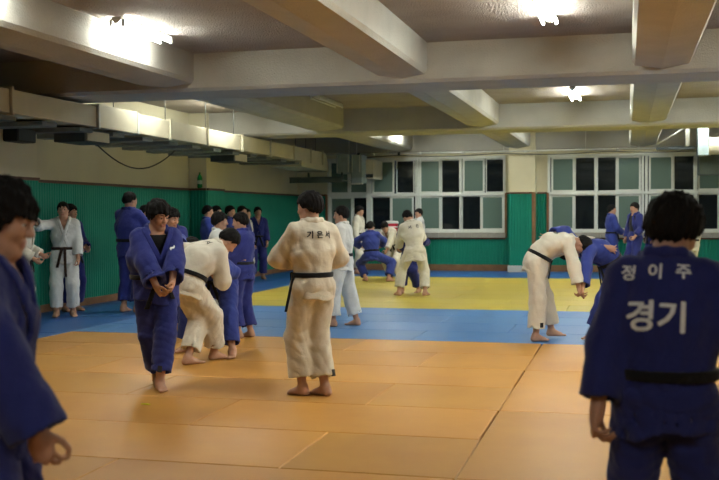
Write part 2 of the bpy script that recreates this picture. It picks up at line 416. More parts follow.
# cross channels that carry the duct, and the flat grille boxes on its underside
y = 9.2
while y < 23:
    link('cross_channel', dl(B(XL, DX1-.03, y, y+.36, DZ0-.095, DZ0-.035, bev=.006)), MT['chan'], t); y += .97
for y in (13.35, 19.15):
    link('grille_box', dl(B(-8.05, -7.55, y, y+.75, DZ0-.22, DZ0-.03, bev=.008)), MT['dark'], t)
    link('grille', dl(B(-7.548, -7.535, y+.05, y+.70, DZ0-.20, DZ0-.06, bev=.003)), MT['duct'], t)
tag(link('hanging_cable', tube(bmesh.new(), [Vector((-8.3+.02*i, 14.9+2.6*i/14, 2.74-.42*math.sin(PI*i/14)**.9)) for i in range(15)], .012, 8), MT['black'], None, True),
    'black cable sagging below the cream duct on the left wall', 'cable')
# steel boxes at the duct's far end
t = thing('duct_outlet_box', 'galvanised steel box at the far end of the cream duct', 'duct box', (-7.0, 25.8, 2.6))
link('steel_box', B(-.27, .10, -.2, .45, -.02, .47, bev=.008), MT['galv'], t)
link('side_box', B(.13, .40, -.15, .40, -.27, .45, bev=.008), MT['galv'], t)
for x in (-.24, .06, .16, .36): link('seam_strip', B(x-.012, x+.012, -.212, -.198, -.0, .45, bev=.002), MT['pipe'], t)
for x in (.0, .2): link('hanger_rod', tube(bmesh.new(), [(x, .1, .45), (x, .1, 1.04)], .014, 8), MT['pipe'], t, True)
link('foot_bracket', B(.08, .42, -.14, -.06, -.31, -.272, bev=.004), MT['pipe'], t)
t = thing('wall_unit', 'small cream box fixed between the steel duct box and the windows', 'wall unit', (-6.52, 26.2, 2.45))
link('casing', B(-.12, .12, -.1, .95, 0, .5, bev=.015), MT['duct'], t)
link('lower_grille', B(-.11, .11, -.104, -.098, .03, .12, bev=.002), MT['dark'], t)
t = thing('support_shelf', 'dark green steel shelf under the far end of the duct', 'shelf', (-7.6, 25.2, 2.36))
link('shelf_plate', B(-.62, .75, -.55, .33, 0, .025, bev=.005), MT['dkgreen'], t)
link('front_lip', B(-.62, .75, -.565, -.55, -.05, .10, bev=.004), MT['dkgreen'], t)
for x in (-.4, .5): link('strut', B(x, x+.05,   .25, .29, .02, .24), MT['dkgreen'], t)

# pipes by the back windows
t = thing('sprinkler_pipe', 'thin grey pipe running across above the back windows', 'pipe', (-2.9, 26.5, 3.11))
link('pipe_run', tube(bmesh.new(), [(-4.3, 0, 0), (4.55, 0, .01)], .022, 10), MT['pipe'], t, True)
for x in (-3.2, -.15, 1.9, 3.2, 4.3): link('hanger_rod', tube(bmesh.new(), [(x, 0, .02), (x+.01, 0, .53)], .008, 6), MT['pipe'], t, True)
for x in (-3.6, -2.35, -1.2, .4, 2.7): link('coupling', tube(bmesh.new(), [(x-.05, 0, .0), (x+.05, 0, .0)], .036, 10), MT['pipe'], t, True)
for x in (-4.0, -2.9): link('elbow', tube(bmesh.new(), [(x-.03, 0, 0), (x+.03, 0, 0)], .045, 8), MT['dark'], t, True)
pts = []
for i in range(61):
    x = -7.0+i*.145; pts.append((x+2.9, .09, -.035-.05*abs(math.sin(x*1.15+.5))))
link('looped_cable', tube(bmesh.new(), pts, .011, 6), MT['dark'], t, True)
t = thing('pipe_bracket', 'bright steel bracket frame and square post at the right end of the pipe', 'bracket', (1.48, 25.6, 3.12))
link('square_post', B(-.13, -.03, -.05, .05, -.03, .52, bev=.006), MT['frame'], t)
link('rear_post', B(.20, .24, -.05, .05, -.08, .52, bev=.004), MT['galv'], t)
link('diagonal', tube(bmesh.new(), [(-.78, 0, .03), (-.08, 0, .46)], .02, 8), MT['pipe'], t, True)
link('cross_bar', B(-.42, -.1, -.03, .03, .40, .45, bev=.004), MT['frame'], t)
link('base_plate', B(-.8, .3, -.05, .05, -.10, -.03, bev=.004), MT['dark'], t)
t = thing('exhaust_duct', 'round cream duct stub on a galvanised box at the right edge of the photo', 'duct', (2.1, 25.3, 3.05))
link('drum', tube(bmesh.new(), [(-.22, 0, .02), (.9, 0, .02)], .20, 24), MT['duct'], t, False)
link('rim', tube(bmesh.new(), [(-.25, 0, .02), (-.20, 0, .02)], .22, 24), MT['duct'], t, False)
link('flat_plenum', B(-.5, -.26, -.25, .25, -.20, .44, bev=.006), MT['galv'], t)
link('lower_plenum', B(-.40, 1.1, .6, 1.3, -.62, -.10, bev=.01), MT['dkgreen'], t)

# ------------------------------------------------------------------ loose things
t = thing('loudspeaker', 'black wall loudspeaker under the duct on the near pilaster', 'loudspeaker', (-8.42, 12.9, 2.55))
link('cabinet', B(-.02, .22, -.24, .24, 0, .2, bev=.03), MT['black'], t)
link('grille', B(.221, .228, -.21, .21, .02, .18, bev=.003), MT['dark'], t)
link('mounting_arm', B(-.09, -.02, -.03, .03, .07, .13), MT['dark'], t)
t = thing('plastic_bottle', 'green plastic bottle standing on the wall rail by the pilaster', 'bottle', (-8.59, 19.865, 2.075))
s_ = .052
link('bottle_body', lathe(bmesh.new(), [(.02, 0), (s_, .01), (s_, .12), (s_*.92, .14), (s_, .16), (s_, .21), (.035, .26), (.016, .29), (.016, .305)]), MT['bottle'], t, True)
link('label_band', lathe(bmesh.new(), [(s_+.0005, .085), (s_+.0015, .087), (s_+.0015, .158), (s_+.0005, .16)]), MT['labelm'], t, True)
link('cap', lathe(bmesh.new(), [(.019, .30), (.019, .325), (.017, .328)]), MT['bottle'], t, True)
t = thing('drinks_cooler', 'round red drinks cooler with a white lid on the back window sill', 'cooler', (-6.13, 26.98, 1.018))
link('tub', lathe(bmesh.new(), [(.155, 0), (.165, .01), (.185, .20), (.187, .25)]), MT['red'], t, True)
link('band', lathe(bmesh.new(), [(.176, .14), (.1835, .142), (.1865, .175), (.181, .177)]), MT['white'], t, True)
link('lid', lathe(bmesh.new(), [(.19, .25), (.2, .255), (.2, .29), (.18, .315), (.06, .325)]), MT['white'], t, True)
link('spout', B(-.02, .02, -.21, -.16, .035, .065, bev=.006), MT['white'], t)
bm = bmesh.new()
for (a, b) in (((0, 0), (.05, .012)), ((.035, .0), (.075, -.01))):
    d = Vector((b[0]-a[0], b[1]-a[1], 0)).normalized(); s = Vector((-d.y, d.x, 0))*.012
    q = [Vector((*a, 0))-s, Vector((*b, 0))-s, Vector((*b, 0))+s, Vector((*a, 0))+s]
    lo = [bm.verts.new(p+Vector((0, 0, .001))) for p in q]; hi = [bm.verts.new(p+Vector((0, 0, .008))) for p in q]
    bm.faces.new(hi); bm.faces.new(lo[::-1])
    for k in range(4): bm.faces.new((lo[k], lo[(k+1) % 4], hi[(k+1) % 4], hi[k]))
o = tag(link('tape_scrap', bm, MT['scrap']), 'small crumpled scrap of yellow tape on the orange mats', 'scrap'); o.location = (-3.74, 7.45, 0)

# ================================================================== people
# Bodies, clothes and hair are grown as smooth distance fields and meshed with surface nets.
f32 = np.float32
def V3(*a): return np.array(a, dtype=np.float64)
def unit(v): return v/(np.linalg.norm(v)+1e-12)
def Rm(pitch=0, roll=0, yaw=0):
    """pitch > 0 leans forward (+y), roll > 0 leans to the right (+x), yaw > 0 turns left"""
    p, r, y = (math.radians(a) for a in (pitch, roll, yaw))
    Rz = np.array([[math.cos(y), -math.sin(y), 0], [math.sin(y), math.cos(y), 0], [0, 0, 1]])
    Rx = np.array([[1, 0, 0], [0, math.cos(p), math.sin(p)], [0, -math.sin(p), math.cos(p)]])
    Ry = np.array([[math.cos(r), 0, math.sin(r)], [0, 1, 0], [-math.sin(r), 0, math.cos(r)]])
    return Rz @ Rx @ Ry
def smin(a, b, k):
    h = np.maximum(k-np.abs(a-b), 0)/k
    return np.minimum(a, b)-h*h*k*.25
def smax(a, b, k): return -smin(-a, -b, k)
def cone(P, a, b, ra, rb, w=None, kx=1.0, cap=None):
    """tapered limb; w, kx widen the section along w"""
    ba = b-a; L2 = float(ba @ ba)+1e-9
    pa = P-a.astype(f32)
    t = np.clip(pa @ ba.astype(f32)/L2, 0, 1)
    q = pa-t[:, None]*ba.astype(f32)
    if w is not None and kx != 1.0:
        w_ = unit(w).astype(f32); qw = q @ w_
        q = q+(qw*(1/kx-1))[:, None]*w_
    return np.sqrt((q*q).sum(1))-(ra+(rb-ra)*t)
def ell(P, c, R, rad):
    q = (P-c.astype(f32)) @ R.astype(f32)
    rad = np.array(rad, f32)
    k0 = np.sqrt(((q/rad)**2).sum(1)); k1 = np.sqrt(((q/rad**2)**2).sum(1))+1e-6
    return k0*(k0-1)/k1
def folds(P, seed, amp, wl):
    r = np.random.RandomState(seed); n = np.zeros(len(P), f32)
    for i in range(5):
        k = r.normal(size=3); k[2] *= .75; k = k/np.linalg.norm(k)*2*PI/(wl*r.uniform(.7, 1.5))
        m = r.normal(size=3); m = m/np.linalg.norm(m)*2*PI/(wl*2.2)
        s = np.sin(P @ k.astype(f32)+r.uniform(0, 6)+1.6*np.sin(P @ m.astype(f32)+r.uniform(0, 6)))
        n += 1-2*np.abs(s)**.8 if i < 2 else s
    return (amp/5)*n
def surface(fn, lo, hi, h):
    """surface nets over the narrow band of a distance function"""
    lo = np.array(lo, float); hi = np.array(hi, float)
    B_ = 4; H = h*B_
    nb = np.ceil((hi-lo)/H).astype(int)+1
    ax = [lo[i]+(np.arange(nb[i])+.5)*H for i in range(3)]
    G = np.stack(np.meshgrid(*ax, indexing='ij'), -1).reshape(-1, 3).astype(f32)
    dc = fn(G)
    act = np.abs(dc) < H*.95+.03
    n = nb*B_
    F = np.repeat(np.repeat(np.repeat(dc.reshape(nb), B_, 0), B_, 1), B_, 2).astype(f32)
    idx = np.argwhere(act.reshape(nb))
    off = np.stack(np.meshgrid(*[np.arange(B_)]*3, indexing='ij'), -1).reshape(-1, 3)
    for s in range(0, len(idx), 6000):
        ii = (idx[s:s+6000, None, :]*B_+off[None]).reshape(-1, 3)
        d = fn((lo+(ii+.5)*h).astype(f32))
        F[ii[:, 0], ii[:, 1], ii[:, 2]] = d
    S = F < 0
    nx, ny, nz = n
    cnt = np.zeros((nx-1, ny-1, nz-1), np.int8)
    for a in (0, 1):
        for b in (0, 1):
            for c in (0, 1): cnt += S[a:nx-1+a, b:ny-1+b, c:nz-1+c]
    cells = np.argwhere((cnt > 0) & (cnt < 8))
    vid = np.full(cnt.shape, -1, np.int32); vid[cells[:, 0], cells[:, 1], cells[:, 2]] = np.arange(len(cells))
    acc = np.zeros((len(cells), 3)); num = np.zeros(len(cells))
    C8 = [(a, b, c) for a in (0, 1) for b in (0, 1) for c in (0, 1)]
    val = {c: F[cells[:, 0]+c[0], cells[:, 1]+c[1], cells[:, 2]+c[2]] for c in C8}
    for c in C8:
        for k in range(3):
            if c[k]: continue
            e = list(c); e[k] = 1; e = tuple(e)
            va, vb = val[c], val[e]; m = (va < 0) != (vb < 0)
            t = np.where(m, va/np.where(m, va-vb, 1), 0)
            p = np.zeros((len(cells), 3)); p[:] = c; p[:, k] += t
            acc += p*m[:, None]; num += m
    v = lo+(cells+acc/np.maximum(num, 1)[:, None]+.5)*h
    faces = []
    for k in range(3):
        a, b = (k+1) % 3, (k+2) % 3
        sl0 = [slice(0, n[i]) for i in range(3)]; sl1 = list(sl0); sl0[k] = slice(0, n[k]-1); sl1[k] = slice(1, n[k])
        s0, s1 = S[tuple(sl0)], S[tuple(sl1)]
        E = np.argwhere(s0 != s1)
        ok = (E[:, a] > 0) & (E[:, b] > 0) & (E[:, a] < n[a]-1) & (E[:, b] < n[b]-1); E = E[ok]
        inside = s0[E[:, 0], E[:, 1], E[:, 2]]
        q = []
        for da, db in ((0, 0), (-1, 0), (-1, -1), (0, -1)):
            I = E.copy(); I[:, a] += da; I[:, b] += db
            q.append(vid[I[:, 0], I[:, 1], I[:, 2]])
        Q = np.stack(q, 1)
        Q[~inside] = Q[~inside][:, ::-1]
        faces.append(Q)
    return v, np.concatenate(faces)
def mesh_np(name, v, q, mats, parent, mi=None):
    me = bpy.data.meshes.new(name)
    me.vertices.add(len(v)); me.vertices.foreach_set('co', np.ascontiguousarray(v, f32).ravel())
    me.loops.add(q.size); me.loops.foreach_set('vertex_index', np.ascontiguousarray(q, np.int32).ravel())
    me.polygons.add(len(q)); me.polygons.foreach_set('loop_start', np.arange(0, q.size, 4, dtype=np.int32))
    me.polygons.foreach_set('use_smooth', np.ones(len(q), bool))
    for m in mats: me.materials.append(m)
    if mi is not None: me.polygons.foreach_set('material_index', np.ascontiguousarray(mi, np.int32))
    me.update(calc_edges=True); me.validate()
    o = bpy.data.objects.new(name, me); COL.objects.link(o)
    if parent is not None: o.parent = parent
    return o

PM = dict(
    blue=cloth('blue_judogi', (.032, .042, .215)), blue2=cloth('dark_blue_judogi', (.026, .033, .165)), blue3=cloth('bright_blue_judogi', (.038, .058, .275)),
    white=cloth('white_judogi', (.66, .62, .53), .05), cream=cloth('unbleached_judogi', (.65, .59, .48), .05), cool=cloth('bleached_judogi', (.66, .67, .66), .05),
    black=cloth('black_belt_cotton', (.012, .012, .014)), brown=cloth('dark_brown_belt_cotton', (.040, .022, .016)), tee=cloth('black_shirt', (.014, .014, .015)),
    hair=mat('black_hair', (.008, .007, .007), .75, bump=.8, bscale=120, bdist=.006, spec=.15),
    skin=mat('skin', (.50, .275, .185), .55, var=.12, vscale=14, spec=.35), skin2=mat('tanned_skin', (.40, .205, .135), .55, var=.12, vscale=14, spec=.35),
    lip=mat('lips', (.40, .17, .13), .45), eyew=mat('eye_white', (.62, .60, .57), .25), iris=mat('dark_iris', (.012, .008, .006), .2),
    ink=mat('black_lettering', (.015, .015, .018), .7), print=mat('white_lettering', (.78, .79, .82), .7), nail=mat('patch_label', (.02, .02, .02), .7),
)
for k in ('skin', 'skin2'):
    b = PM[k].node_tree.nodes['Principled BSDF']; b.inputs['Subsurface Weight'].default_value = .08; b.inputs['Subsurface Radius'].default_value = (.01, .004, .002)

def ik(a, tgt, l1, l2, pole):
    d = tgt-a; L = np.linalg.norm(d); mx = (l1+l2)*.998
    if L > mx: d = d/L*mx; L = mx; tgt = a+d
    if L < abs(l1-l2)+.02: L = abs(l1-l2)+.02
    u = unit(d); x = (l1*l1-l2*l2+L*L)/(2*L); hgt = math.sqrt(max(l1*l1-x*x, 0))
    p = pole-u*(pole @ u); p = unit(p)
    return a+u*x+p*hgt, tgt

class Person:
    """ground point pos, heading (0 = away along +Y, 90 = towards -X), real height; every joint below is in a 1.7 m local frame"""
    def __init__(s, pos, heading, height=1.7, pel=(0, 0, .935), prot=(0, 0, 0), crot=(0, 0, 0), head=(5, 0, 0), hl=None, hr=None,
                 el=None, er=None, fl=None, fr=None, kl=None, kr=None, curl=.45, seed=1, h=.012, jw=1.0, tl=None, tr=None, dl=None, dr=None):
        s.pos = V3(pos[0], pos[1], 0); s.th = math.radians(heading); s.sc = height/1.7; s.h = h/s.sc; s.seed = seed; s.curl = curl; s.jw = jw
        if not hasattr(curl, '__len__'): s.curl = (curl, curl)
        loc = lambda q: s.local(q[1:]) if (isinstance(q, tuple) and q[0] == 'w') else V3(*q)
        s.P = V3(*pel); s.Rp = Rm(*prot); s.Rc = Rm(*crot); pm = [(a+b)/2 for a, b in zip(prot, crot)]; s.Rw = Rm(*pm)
        s.Rh = Rm(*head); s.Rn = Rm(*[(a*.5+b*.5) for a, b in zip(crot, head)])
        s.W = s.P+s.Rp @ V3(0, 0, .11); s.C = s.W+s.Rw @ V3(0, 0, .16); s.N = s.C+s.Rc @ V3(0, -.012, .24)
        s.H = s.N+s.Rn @ V3(0, .012, .075)+s.Rh @ V3(0, .010, .055)
        s.sh = [s.C+s.Rc @ V3(x, -.005, .176) for x in (-.163, .163)]
        s.hip = [s.P+s.Rp @ V3(x, 0, -.03) for x in (-.092, .092)]
        hands = [loc(hl) if hl else s.sh[0]+V3(-.10, .06, -.52), loc(hr) if hr else s.sh[1]+V3(.10, .06, -.52)]
        poles = [V3(*el) if el else V3(-.5, -.9, -.3), V3(*er) if er else V3(.5, -.9, -.3)]
        s.elb, s.wri = [], []
        for i in (0, 1):
            e, w = ik(s.sh[i], hands[i], .285, .255, poles[i]); s.elb.append(e); s.wri.append(w)
        fo = [fl or (-.12, 0, .075, 12), fr or (.12, 0, .075, -12)]
        kp = [V3(*kl) if kl else None, V3(*kr) if kr else None]
        s.kne, s.ank, s.fR = [], [], []
        for i in (0, 1):
            f = fo[i]
            if f[0] == 'w': a = s.local(f[1:4]); yaw = math.degrees(math.radians(f[4])-s.th) if len(f) > 4 else 0; pit = f[5] if len(f) > 5 else 0
            else: a = V3(*f[:3]); yaw = f[3] if len(f) > 3 else 0; pit = f[4] if len(f) > 4 else 0
            fR = Rm(pit, 0, yaw); pole = kp[i] if kp[i] is not None else unit(fR @ V3(0, 1, 0)+s.Rp @ V3(0, .6, 0))
            k, a = ik(s.hip[i], a, .425, .42, pole); s.kne.append(k); s.ank.append(a); s.fR.append(fR)
        s.hand = []
        for i in (0, 1):
            dd = (dl, dr)[i]; d = unit(V3(*dd)) if dd else unit(s.wri[i]-s.elb[i])
            t = (tl, tr)[i]; t = V3(*t) if t else s.Rc @ V3(0, 1, .25)
            t = unit(t-d*(t @ d)); n = np.cross(d, t) if i == 0 else np.cross(t, d)
            s.hand.append((d, t, unit(n)))
    def local(s, w):
        d = V3(*w)-s.pos; c, k = math.cos(-s.th), math.sin(-s.th)
        return V3(c*d[0]-k*d[1], k*d[0]+c*d[1], d[2])/s.sc
    # ---- body
    def f_head(s, P):
        q = (P-s.H.astype(f32)) @ s.Rh.astype(f32); I = np.eye(3)
        d = ell(q, V3(0, -.014, .035), I, (.074, .094, .083))
        d = smin(d, ell(q, V3(0, .026, -.032), I, (.057, .061, .088)), .04)
        d = smin(d, ell(q, V3(0, .058, -.100), I, (.028, .026, .020)), .035)
        for x in (-1, 1):
            d = smin(d, ell(q, V3(x*.038, .060, -.028), I, (.021, .020, .021)), .03)
            d = smin(d, cone(q, V3(x*.054, -.005, -.055), V3(x*.022, .06, -.100), .016, .014), .03)
            d = smax(d, -(ell(q, V3(x*.031, .101, .004), I, (.021, .016, .013))), .016)
            d = smin(d, cone(q, V3(x*.012, .083, .026), V3(x*.046, .070, .024), .009, .008), .014)
            d = smin(d, ell(q, V3(x*.031, .0765, .010), Rm(0, x*6), (.017, .0145, .0075)), .004)
            d = smin(d, ell(q, V3(x*.031, .0755, -.009), I, (.016, .0130, .0065)), .006)
            d = smin(d, ell(q, V3(x*.012, .096, -.030), I, (.009, .010, .008)), .01)
            ear = ell(q, V3(x*.077, -.006, -.002), Rm(0, 0, x*-22) @ Rm(-12), (.009, .021, .033))
            ear = smax(ear, -ell(q, V3(x*.088, .0, .0), I, (.010, .011, .018)), .008)
            d = smin(d, ear, .010)
        d = smin(d, cone(q, V3(0, .086, .012), V3(0, .105, -.026), .008, .0115), .016)
        d = smin(d, cone(q, V3(-.018, .083, -.060), V3(.018, .083, -.060), .0085, .0085), .012)
        d = smin(d, cone(q, V3(-.012, .083, -.072), V3(.012, .083, -.072), .0085, .0085), .010)
        d = smax(d, -cone(q, V3(-.024, .0955, -.0655), V3(.024, .0955, -.0655), .0032, .0032), .006)
        return d
    def f_hand(s, P, i):
        d_, t_, n_ = s.hand[i]; w = s.wri[i]; mn = max(0.0, s.h*.62)
        R = np.stack([t_, d_, n_], 1)       # x across towards the thumb, y along, z palm side
        q = (P-w.astype(f32)) @ R.astype(f32); I = np.eye(3)
        d = ell(q, V3(.0, .048, 0), I, (.043, .058, max(.017, mn)))
        d = smin(d, cone(q, V3(0, -.02, 0), V3(0, .03, 0), .026, .026), .02)
        c = s.curl[i]
        for k, (x, L, y) in enumerate(((.031, .072, .090), (.011, .082, .096), (-.010, .076, .093), (-.030, .060, .084))):
            a1 = .15+c*(1.25+.08*k); a2 = a1+c*1.35+.1; sp = (x*1.6)*(1-c*.6)
            p0 = V3(x*.9, y-.014, .002); p1 = p0+V3(sp*.35, math.cos(a1)*L*.5, math.sin(a1)*L*.5)
            p2 = p1+V3(sp*.25, math.cos(a2)*L*.32, math.sin(a2)*L*.32); a3 = a2+c*.7
            p3 = p2+V3(0, math.cos(a3)*L*.26, math.sin(a3)*L*.26)
            r = max(.0088-.0006*(k == 3), mn*.8)
            f = np.minimum(np.minimum(cone(q, p0, p1, r*1.06, r), cone(q, p1, p2, r, r*.95)), cone(q, p2, p3, r*.95, r*.85))
            d = smin(d, f, .007)
        a = .5+c*.8
        p0 = V3(.026, .022, .006); p1 = p0+V3(.034, .030, .012+.012*c); p2 = p1+V3(.016*(1-c), .030, .006+.02*c); p3 = p2+V3(-.006-.012*c, .020, .006+.012*c)
        th = np.minimum(np.minimum(cone(q, p0, p1, .015, .0115), cone(q, p1, p2, .0112, .0098)), cone(q, p2, p3, .0098, max(.008, mn*.8)))
        return smin(d, th, .012)
    def f_foot(s, P, i):
        q = (P-s.ank[i].astype(f32)) @ s.fR[i].astype(f32); sg = -1 if i == 0 else 1; I = np.eye(3)
        d = cone(q, V3(0, -.012, .0), V3(0, -.030, -.040), .036, .033)
        d = smin(d, cone(q, V3(0, .0, -.012), V3(0, .105, -.050), .038, .023, V3(1, 0, 0), 1.25), .03)
        d = smin(d, cone(q, V3(0, -.03, -.050), V3(0, .105, -.053), .026, .021, V3(1, 0, 0), 1.6), .02)
        for k in range(5):
            x = sg*(-.034+.0165*k); r = .0135 if k == 0 else .0095-.0005*k
            d = smin(d, cone(q, V3(x*.9, .105, -.054), V3(x, .168-.009*k-.006*(k == 0), -.064+r*.3), r*1.1, r), .010)
        return smax(d, -(q[:, 2]+.0745), .004)
    def f_body(s, P):
        d = s.f_head(P)
        d = smin(d, cone(P, s.N-s.Rn @ V3(0, 0, .03), s.H+s.Rh @ V3(0, -.022, -.045), .058, .054), .03)
        x = s.Rc[:, 0]
        t = cone(P, s.W, s.C, .104, .112, x, 1.26); t = smin(t, cone(P, s.C, s.C+s.Rc @ V3(0, .005, .12), .112, .104, x, 1.30), .05)
        t = smin(t, cone(P, s.sh[0], s.sh[1], .040, .040), .05)
        t = smin(t, cone(P, s.N-s.Rc @ V3(0, 0, .02), s.N-s.Rc @ V3(0, 0, .07), .060, .075, x, 1.4), .05)
        t = smin(t, cone(P, s.P+s.Rp @ V3(0, 0, -.02), s.W, .118, .108, s.Rp[:, 0], 1.25), .05)
        d = smin(d, t, .03)
        for i in (0, 1):
            a = smin(cone(P, s.sh[i], s.elb[i], .042, .038), cone(P, s.elb[i], s.wri[i], .041, .027), .02)
            d = smin(d, a, .03)
            d = smin(d, s.f_hand(P, i), .012)
            l = smin(cone(P, s.hip[i], s.kne[i], .082, .054), cone(P, s.kne[i], s.ank[i], .054, .037), .03)
            m = s.kne[i]*.68+s.ank[i]*.32-unit(s.fR[i][:, 1])*.018
            l = smin(l, ell(P, m, s.fR[i], (.044, .046, .09)), .05)
            d = smin(d, l, .03)
            d = smin(d, s.f_foot(P, i), .015)
        return d
    # ---- clothes
    def f_torso(s, P, open_=False):
        x = s.Rc[:, 0]; xp = s.Rp[:, 0]; j = s.jw
        d = cone(P, s.W, s.C, .122*j, .136*j, s.Rw[:, 0], 1.30)
        d = smin(d, cone(P, s.C, s.C+s.Rc @ V3(0, .0, .12), .136*j, .130, x, 1.38), .06)
        d = smin(d, cone(P, s.sh[0]-s.Rc @ V3(-.015, 0, .005), s.sh[1]-s.Rc @ V3(.015, 0, .005), .056, .056), .07)
        d = smin(d, cone(P, s.N-s.Rc @ V3(0, .01, .030), s.N-s.Rc @ V3(0, .01, .085), .060, .080, x, 1.45), .07)
        return d
    def skirt_axis(s):
        dn = unit(s.Rp @ V3(0, 0, -1)*.6+V3(0, 0, -.4)); return dn
    def f_skirt(s, P):
        dn = s.skirt_axis(); b = s.W+dn*.33
        return cone(P, s.W+s.Rp @ V3(0, 0, .02), b+s.Rp @ V3(0, .01, 0), .118*s.jw, .166, s.Rp[:, 0], 1.24)
    def f_shell(s, P): return smin(s.f_torso(P), s.f_skirt(P), .035)
    def f_jacket(s, P, cuff=.80, sw=1.0, hem=.255, hemtilt=0.0, vneck=1.0, openf=0.0):
        d = s.f_torso(P)
        fo = folds(P, s.seed, .010, .17)
        k = s.f_skirt(P); dn = s.skirt_axis()
        ht = (P-s.W.astype(f32)) @ dn.astype(f32)
        lat = (P-s.W.astype(f32)) @ s.Rp[:, 0].astype(f32)
        cut = ht-hem-hemtilt*lat-.012*np.sin(lat*22+s.seed)
        k = np.maximum(k, cut)
        if s.h < .0125: k = np.maximum(k, -np.maximum(s.f_skirt(P)+max(.013, 1.7*s.h), .17-ht))
        d = smin(d, k, .03)
        for i in (0, 1):
            e, w = s.elb[i], s.wri[i]; ax = unit(w-e); fl = np.linalg.norm(w-e)
            up = cone(P, s.sh[i]-s.Rc @ V3((-.008, .008)[i], 0, .006), e, .070+.006*(sw-1), .073*sw); fo_r = .078*sw
            lowr = cone(P, e, e+ax*fl*1.02, .073*sw, fo_r, V3(0, 0, 1), 1.12)
            sl = smin(up, lowr, .025)
            tt = (P-e.astype(f32)) @ ax.astype(f32)
            near = cone(P, e, w+ax*.1, .13*sw, .13*sw)
            c = np.maximum(tt-fl*cuff, near*0-1.0)
            on = near < 0
            sl = np.where(on & (c > -.02), np.maximum(lowr, c), sl)
            sl = np.where(on & (c > 0), np.maximum(sl, c), sl)
            if s.h < .0125:
                rec = np.maximum(lowr+max(.012, 1.75*s.h), (fl*cuff-.07)-tt); sl = np.where(on & (tt > 0), np.maximum(sl, -rec), sl)
            d = smin(d, sl, .045)
        d = d+fo
        q = (P-s.C.astype(f32)) @ s.Rc.astype(f32)
        if vneck > 0:
            zt = np.clip((q[:, 2]+.10)/.34, 0, 1.2); wv = .088*vneck*zt+openf*np.clip((.35-q[:, 2])/.4, 0, 1)
            if openf: wv = wv+openf*.4
            v = np.maximum(np.abs(q[:, 0])-wv, np.maximum(-q[:, 1]+.0, -q[:, 2]-(.10 if not openf else .9)))
            d = smax(d, -v, .01)
        nk = cone(P, s.N-s.Rn @ V3(0, 0, .10), s.H, .058, .062, s.Rc[:, 0], 1.05)
        d = smax(d, -nk, .012)
        return d
    def f_lapel(s, P, vneck=1.0, openf=0.0):
        q = (P-s.C.astype(f32)) @ s.Rc.astype(f32); I = np.eye(3)
        sh = s.f_shell(P)+folds(P, s.seed, .010, .17)
        q2 = q.copy(); q2[:, 1] = 0
        if openf:
            a = np.minimum(cone(q2, V3(-.07, 0, .24), V3(-.10-openf, 0, -.40), .024, .026), cone(q2, V3(.07, 0, .24), V3(.10+openf, 0, -.40), .024, .026))
        else:
            a = np.minimum(cone(q2, V3(-.082*vneck, 0, .235), V3(.055, 0, -.155), .024, .024), cone(q2, V3(.082*vneck, 0, .235), V3(-.055, 0, -.155), .024, .024))
        d = np.maximum(np.maximum(np.abs(sh-.004)-max(.009, s.h*.8), a), -q[:, 1]+.02)
        ring = [V3(-.080, .055, .215), V3(-.088, .0, .250), V3(-.062, -.060, .258), V3(0, -.082, .258), V3(.062, -.060, .258), V3(.088, .0, .250), V3(.080, .055, .215)]
        for a_, b_ in zip(ring, ring[1:]): d = smin(d, cone(q, a_, b_, .021, .021, V3(0, 0, 1), 1.25), .015)
        nk = cone(P, s.N-s.Rn @ V3(0, 0, .10), s.H, .060, .064)
        return smax(d, -nk, .008)
    def f_trouser(s, P, hem=.80):
        d = ell(P, s.P+s.Rp @ V3(0, -.005, -.01), s.Rp, (.175, .135, .15))
        if True: d = smin(d, cone(P, s.P, s.W, .125, .112, s.Rp[:, 0], 1.25), .04)
        fo = folds(P, s.seed+7, .011, .15)
        for i in (0, 1):
            k, a = s.kne[i], s.ank[i]; ax = unit(a-k); L = np.linalg.norm(a-k)
            up = cone(P, s.hip[i], k, .112, .094)
            lo_ = cone(P, k, k+ax*L*.95, .094, .092, s.fR[i][:, 1], 1.12)
            l = smin(up, lo_, .03)
            tt = (P-k.astype(f32)) @ ax.astype(f32); near = cone(P, k, a+ax*.1, .16, .16); on = near < 0
            c = tt-L*hem-.006*np.sin((P[:, 0]+P[:, 1])*18)
            l = np.where(on & (c > -.02), np.maximum(lo_, c), l)
            if s.h < .0125:
                rec = np.maximum(lo_+max(.012, 1.75*s.h), (L*hem-.06)-tt); l = np.where(on & (tt > 0), np.maximum(l, -rec), l)
            d = smin(d, l, .035)
        return d+fo
    def f_belt(s, P, zb=.0):
        n = s.Rp[:, 2]; c = s.W-n*(.03-zb)
        sh = s.f_shell(P)
        d = np.maximum(np.abs(sh-.006)-max(.008, s.h*.75), np.abs((P-c.astype(f32)) @ n.astype(f32))-max(.023, s.h*.8))
        ar = np.minimum(cone(P, s.elb[0], s.wri[0], .05, .05), cone(P, s.elb[1], s.wri[1], .05, .05))
        return d
    def f_beltend(s, P, sides=((-.02, -.10, .25), (.03, .09, .22)), q0=0.0):
        sh = s.f_shell(P); q = (P-s.W.astype(f32)) @ (s.Rp @ Rm(0, 0, q0)).astype(f32); q2 = q.copy(); q2[:, 1] = 0; d = None
        for x0, x1, L in sides:
            a = cone(q2, V3(x0, 0, -.03), V3(x1, 0, -.03-L), .021, .021)
            e = np.maximum(np.maximum(np.abs(sh-.022)-max(.006, s.h*.7), a), np.maximum(-q[:, 1], -q[:, 2]-.03-L))
            d = e if d is None else np.minimum(d, e)
        yk = .135
        kn = ell(q, V3(.0, yk*s.jw, -.03), np.eye(3), (.038, .026, .026))
        return np.minimum(d, kn)
